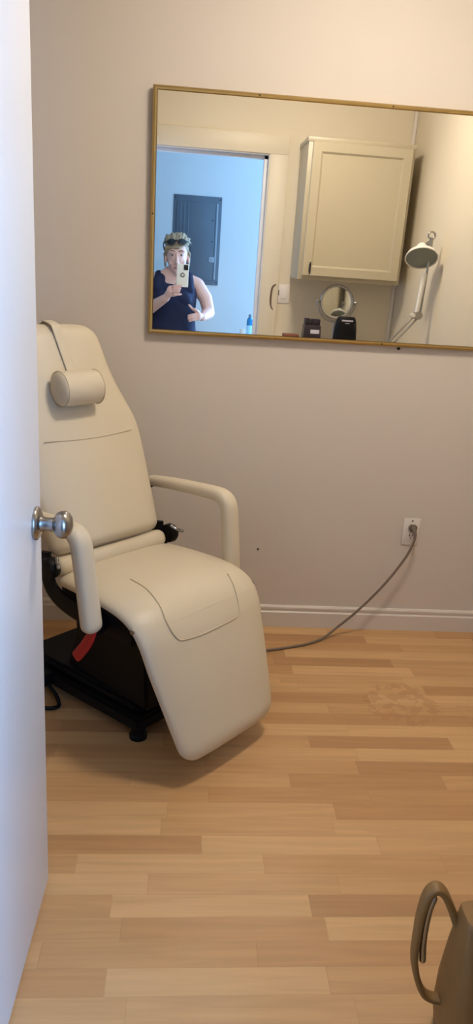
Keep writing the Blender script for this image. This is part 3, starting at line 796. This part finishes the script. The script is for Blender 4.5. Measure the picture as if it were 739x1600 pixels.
# right arm (right in the picture): elbow out, forearm folded across, hand at the waist
E_R, W_R = V((.276, .0, 1.062)), V((.222, .150, 1.036))
limb(bm, [(.178, -.03, 1.255), (.245, -.025, 1.165), E_R], [.056, .053, .046]); limb(bm, [E_R, E_R.lerp(W_R, .35), W_R], [.045, .045, .030])
hR = V((.188, .190, 1.046))
limb(bm, [W_R, hR], [.027, .026]); ball(bm, hR, (.030, .030, .036))
for k, (dx, dy, dz, ln) in enumerate(((-.006, .012, .030, .92), (-.012, .020, .010, 1.0), (-.014, .022, -.010, .95), (-.014, .020, -.028, .78))):
    a = hR + V((dx, dy, dz)); b = a + V((-.030 * ln, .020 * ln, .012 if k == 0 else -.002)); c = b + V((-.024 * ln, -.004, .020 if k == 0 else -.008)); 
    if k: d = c + V((-.006, -.018 * ln, -.004))
    else: d = c + V((-.012, -.002, .012))
    limb(bm, [a, b, c, d], [.0105, .0095, .0088, .0078], seg=10)
limb(bm, [hR + V((.004, .006, .026)), hR + V((-.010, .030, .040)), hR + V((-.028, .038, .048))], [.013, .0105, .0088], seg=10)
# left arm: lifts the phone
E_L, W_L = V((-.225, .080, 1.035)), V((-.048, .300, 1.165))
limb(bm, [(-.180, -.03, 1.255), (-.225, .015, 1.145), E_L], [.056, .052, .045]); limb(bm, [E_L, E_L.lerp(W_L, .35), W_L], [.045, .044, .029])
pL = V((-.018, .332, 1.212))
limb(bm, [W_L, pL], [.026, .028]); ball(bm, pL, (.030, .018, .038))
PHX, PHY, PHZ = -.0235 - PX, -.012 - PY, 1.3245     # phone centre in the person's frame
for k in range(4):                                 # fingers wrap the phone's back (mirror side)
    z = 1.246 - .019 * k + .004; x0 = PHX - .057
    a = V((x0 + .004, PHY - .012, z - .006)); b = V((x0 - .004, PHY + .010, z)); c = V((x0 + .030 - .002 * k, PHY + .0165, z + .003)); d = V((x0 + .050 - .005 * k, PHY + .0150, z + .004))
    if k == 3: c = V((x0 + .032, PHY + .004, z + .002)); d = V((x0 + .052, PHY - .002, z + .004)); b = V((x0 + .002, PHY + .006, z - .002))
    limb(bm, [pL + V((-.004, .004, .028 - .018 * k)), a, b, c, d], [.0125, .0105, .0098, .0090, .0080], seg=10)
limb(bm, [pL + V((.010, -.004, .014)), V((PHX - .040, PHY - .028, 1.262)), V((PHX - .020, PHY - .0205, 1.300)), V((PHX - .013, PHY - .018, 1.318))], [.015, .0115, .0100, .0085], seg=10)
body = fuse('body', bm, M['skin'], pr_, .0042, smooth=5)
# clothes
bm = bmesh.new()
def ell(cx, cy, z, rx, ry, n=40, p=2.3):
    return [V((cx + rx * math.copysign(abs(cos(a)) ** (2 / p), cos(a)), cy + ry * math.copysign(abs(sin(a)) ** (2 / p), sin(a)), z)) for a in [2 * pi * i / n for i in range(n)]]
tp = [(.80, .186, .142, -.012), (.88, .188, .142, -.008), (.97, .176, .136, .0), (1.05, .170, .134, .004), (1.12, .176, .138, .004), (1.18, .178, .132, .0), (1.225, .172, .112, -.010), (1.262, .158, .092, -.022)]
rings(bm, [ell(0, y, z, rx, ry) for z, rx, ry, y in tp])
ball(bm, (-.075, .085, 1.155), (.070, .060, .062)); ball(bm, (.075, .085, 1.155), (.070, .060, .062))
for s in (-1, 1):                                  # wide shoulder straps
    limb(bm, [(s * .118, .062, 1.225), (s * .116, .030, 1.280), (s * .114, -.03, 1.316), (s * .112, -.085, 1.285), (s * .105, -.10, 1.22)], [.042, .035, .032, .036, .042])
    limb(bm, [(s * .082, .068, 1.215), (s * .086, .024, 1.290), (s * .086, -.035, 1.324), (s * .08, -.08, 1.30)], [.036, .026, .024, .03])
fuse('sleeveless_top', bm, M['navy'], pr_, .0065, smooth=6)
bm = bmesh.new()
ball(bm, (0, -.012, .84), (.182, .136, .10), seg=28)
for s in (-1, 1): limb(bm, [(s * .090, -.01, .79), (s * .091, .0, .46), (s * .094, -.016, .34), (s * .096, -.02, .12)], [.102, .074, .070, .058])
fuse('trousers', bm, M['denim'], pr_, .009, smooth=4)
for s in (-1, 1):
    bm = bmesh.new(); limb(bm, [(s * .094, -.045, .046), (s * .100, .06, .044), (s * .110, .165, .036)], [.046, .045, .036]); box(bm, s * .102 - .045, s * .102 + .045, -.09, .20, 0, .02, .008)
    fuse('shoe', bm, M['black_plastic'], pr_, .006, smooth=4)
# face details
for s in (-1, 1):
    e = bmesh.new(); ball(e, (s * .031, .0725, HZ + .010), (.0125, .0095, .0062)); ev = obj('eye', headfix(e), M['eye'], pr_)
    e = bmesh.new(); tube(e, spline([(s * .018, .0790, HZ + .0125), (s * .031, .0835, HZ + .0175), (s * .045, .0765, HZ + .0120)], 6), .0017, 8, round_end=True); obj('eyelid', headfix(e), M['brow'], pr_)
    e = bmesh.new(); ball(e, (s * .031, .0800, HZ + .0105), (.0055, .0032, .0055)); obj('iris', headfix(e), M['iris'], ev)
    e = bmesh.new(); tube(e, spline([(s * .015, .0865, HZ + .038), (s * .032, .0850, HZ + .042), (s * .050, .072, HZ + .036)], 6), .0030, 8, round_end=True); obj('eyebrow', headfix(e), M['brow'], pr_)
e = bmesh.new(); tube(e, spline([(-.024, .079, HZ - .070), (-.010, .0865, HZ - .066), (0, .0875, HZ - .068), (.010, .0865, HZ - .066), (.024, .079, HZ - .070)], 5), [.003 + .0035 * sin(pi * i / 20) for i in range(21)], 8); obj('lips', headfix(e), M['lip'], pr_)
# swept-up hair: cap plus many overlapping locks
bm = bmesh.new()
ball(bm, (0, -.026, HZ + .040), (.084, .094, .092), seg=28)
ball(bm, (0, -.06, HZ + .0), (.074, .068, .085), seg=24)
rnd = random.Random(3)
for i in range(190):
    a = rnd.uniform(-1.35, 1.35); b = rnd.uniform(0, 1)
    p = V((.070 * sin(a), .064 * cos(a) * (1 - .9 * b) - .02 * b, HZ + .060 + .046 * cos(a)))
    q = p + V((.004 * sin(a) + rnd.uniform(-.013, .013), -.026 - .02 * b, .026 + rnd.uniform(-.010, .022) * (.4 + .6 * cos(a))))
    r = q + V((rnd.uniform(-.020, .020), -.045, -.006 + rnd.uniform(-.014, .020)))
    limb(bm, [p, q, r], [.006, .0095, .005], seg=8)
for s in (-1, 1):
    for i in range(26):
        y = -.085 + .0040 * i; z = HZ + .062 - .02 * rnd.random()
        limb(bm, [(s * .068, y, z), (s * (.083 + .005 * rnd.random()), y - .010, HZ + .022), (s * (.080 + .006 * rnd.random()), y - .020, HZ - .015 - .05 * rnd.random())], [.008, .0075, .004], seg=8)
# side fringe across the forehead
for i in range(9):
    limb(bm, [(.052 - .010 * i, .066 - .0012 * i * i * .3, HZ + .082), (.012 - .011 * i, .080 - .004 * i, HZ + .062), (-.036 - .005 * i, .060 - .006 * i, HZ + .040 - .003 * i)], [.009, .010, .006], seg=8)
fuse('hair', headfix(bm), M['hair'], pr_, .0034, smooth=2)
# sunglasses pushed up on the hair
sg = bpy.data.objects.new('sunglasses', None); COL.objects.link(sg); sg.parent = pr_
for s in (-1, 1):
    bm = bmesh.new(); lathe(bm, [(0, .0), (.022, .0), (.027, -.003), (.027, -.006), (0, -.004)], 24, frame_to((s * .038, .076, HZ + .101), (s * .25, .82, .55)) @ Matrix.Diagonal((1.12, .86, 1, 1)))
    obj('lens', headfix(bm), M['lens'], sg)
    bm = bmesh.new(); tube(bm, spline([(s * .064, .066, HZ + .102), (s * .088, .03, HZ + .092), (s * .092, -.03, HZ + .070), (s * .088, -.07, HZ + .045)], 6), .0042, 8); obj('temple', headfix(bm), M['lens'], sg)
bm = bmesh.new(); tube(bm, spline([(-.014, .083, HZ + .103), (0, .087, HZ + .108), (.014, .083, HZ + .103)], 5), .004, 8); obj('bridge', headfix(bm), M['lens'], sg)

# the phone in the hand
ph = thing('smartphone', 'smartphone in cream case held up by the person in the mirror', 'phone', (-.0235, -.0120, 1.3245))
bm = bmesh.new(); box(bm, -.0415, .0415, -.0045, .0045, -.0775, .0775, .0035, 3); obj('phone_case', bm, M['case'], ph)
bm = bmesh.new(); box(bm, -.038, .038, -.0056, -.0044, -.074, .074, .0004); obj('screen', bm, M['lens'], ph)
bm = bmesh.new(); box(bm, .006, .038, .0044, .0068, .038, .073, .002, 2); cbp = obj('camera_bump', bm, M['lens'], ph)
for x, z in ((.0145, .064), (.0145, .047), (.030, .0555)):
    bm = bmesh.new(); lathe(bm, [(0, 0), (.0062, 0), (.0062, .0010), (.005, .0012), (0, .0008)], 20, frame_to((x, .0068, z), (0, 1, 0))); obj('camera_lens', bm, M['dark'], cbp)
bm = bmesh.new(); lathe(bm, [(.0095, .0), (.0150, .0), (.0150, .002), (.0095, .002)], 32, frame_to((0, .0045, .004), (0, 1, 0)))
for f in [f for f in bm.faces if len(f.verts) > 4]: bm.faces.remove(f)
obj('ring_mark', bm, M['dark'], ph, sharp=30)

# ------------------------------------------------------------------ light
def area(name, loc, target, sx, sy, power, col):
    l = bpy.data.lights.new(name, 'AREA'); l.shape = 'RECTANGLE'; l.size = sx; l.size_y = sy; l.energy = power; l.color = col
    o = bpy.data.objects.new(name, l); COL.objects.link(o); o.location = loc
    o.rotation_euler = (V(target) - V(loc)).to_track_quat('-Z', 'Y').to_euler(); return o
area('daylight', (1.45, -1.15, 1.35), (-.2, .9, 1.1), 1.0, 1.9, 195, (.25, .52, 1.0))
w = bpy.data.worlds.new('World'); SC.world = w; w.use_nodes = True
w.node_tree.nodes['Background'].inputs['Color'].default_value = (.45, .68, 1, 1); w.node_tree.nodes['Background'].inputs['Strength'].default_value = .6

# ------------------------------------------------------------------ camera
P, Y_, RR, F = .3165, .08324, -.06767, 1122.0
fwd = V((sin(Y_) * cos(P), cos(Y_) * cos(P), -sin(P))); right0 = V((cos(Y_), -sin(Y_), 0)); down0 = fwd.cross(right0)
right = right0 * cos(RR) + down0 * sin(RR); down = down0 * cos(RR) - right0 * sin(RR)
cam = bpy.data.cameras.new('Camera'); co = bpy.data.objects.new('Camera', cam); COL.objects.link(co)
mtx = Matrix((right, -down, -fwd)).transposed().to_4x4(); mtx.translation = V((0, 0, 1.3803)); co.matrix_world = mtx
cam.sensor_width = 36; cam.sensor_fit = 'AUTO'; cam.lens = F / 1600 * 36; cam.clip_start = .008; cam.clip_end = 50
SC.camera = co
vs_ = SC.view_settings
SC.display_settings.display_device = 'sRGB'
vs_.view_transform = 'Standard'; vs_.look = 'None'; vs_.gamma = 1; vs_.exposure = 0.0; vs_.use_curve_mapping = False
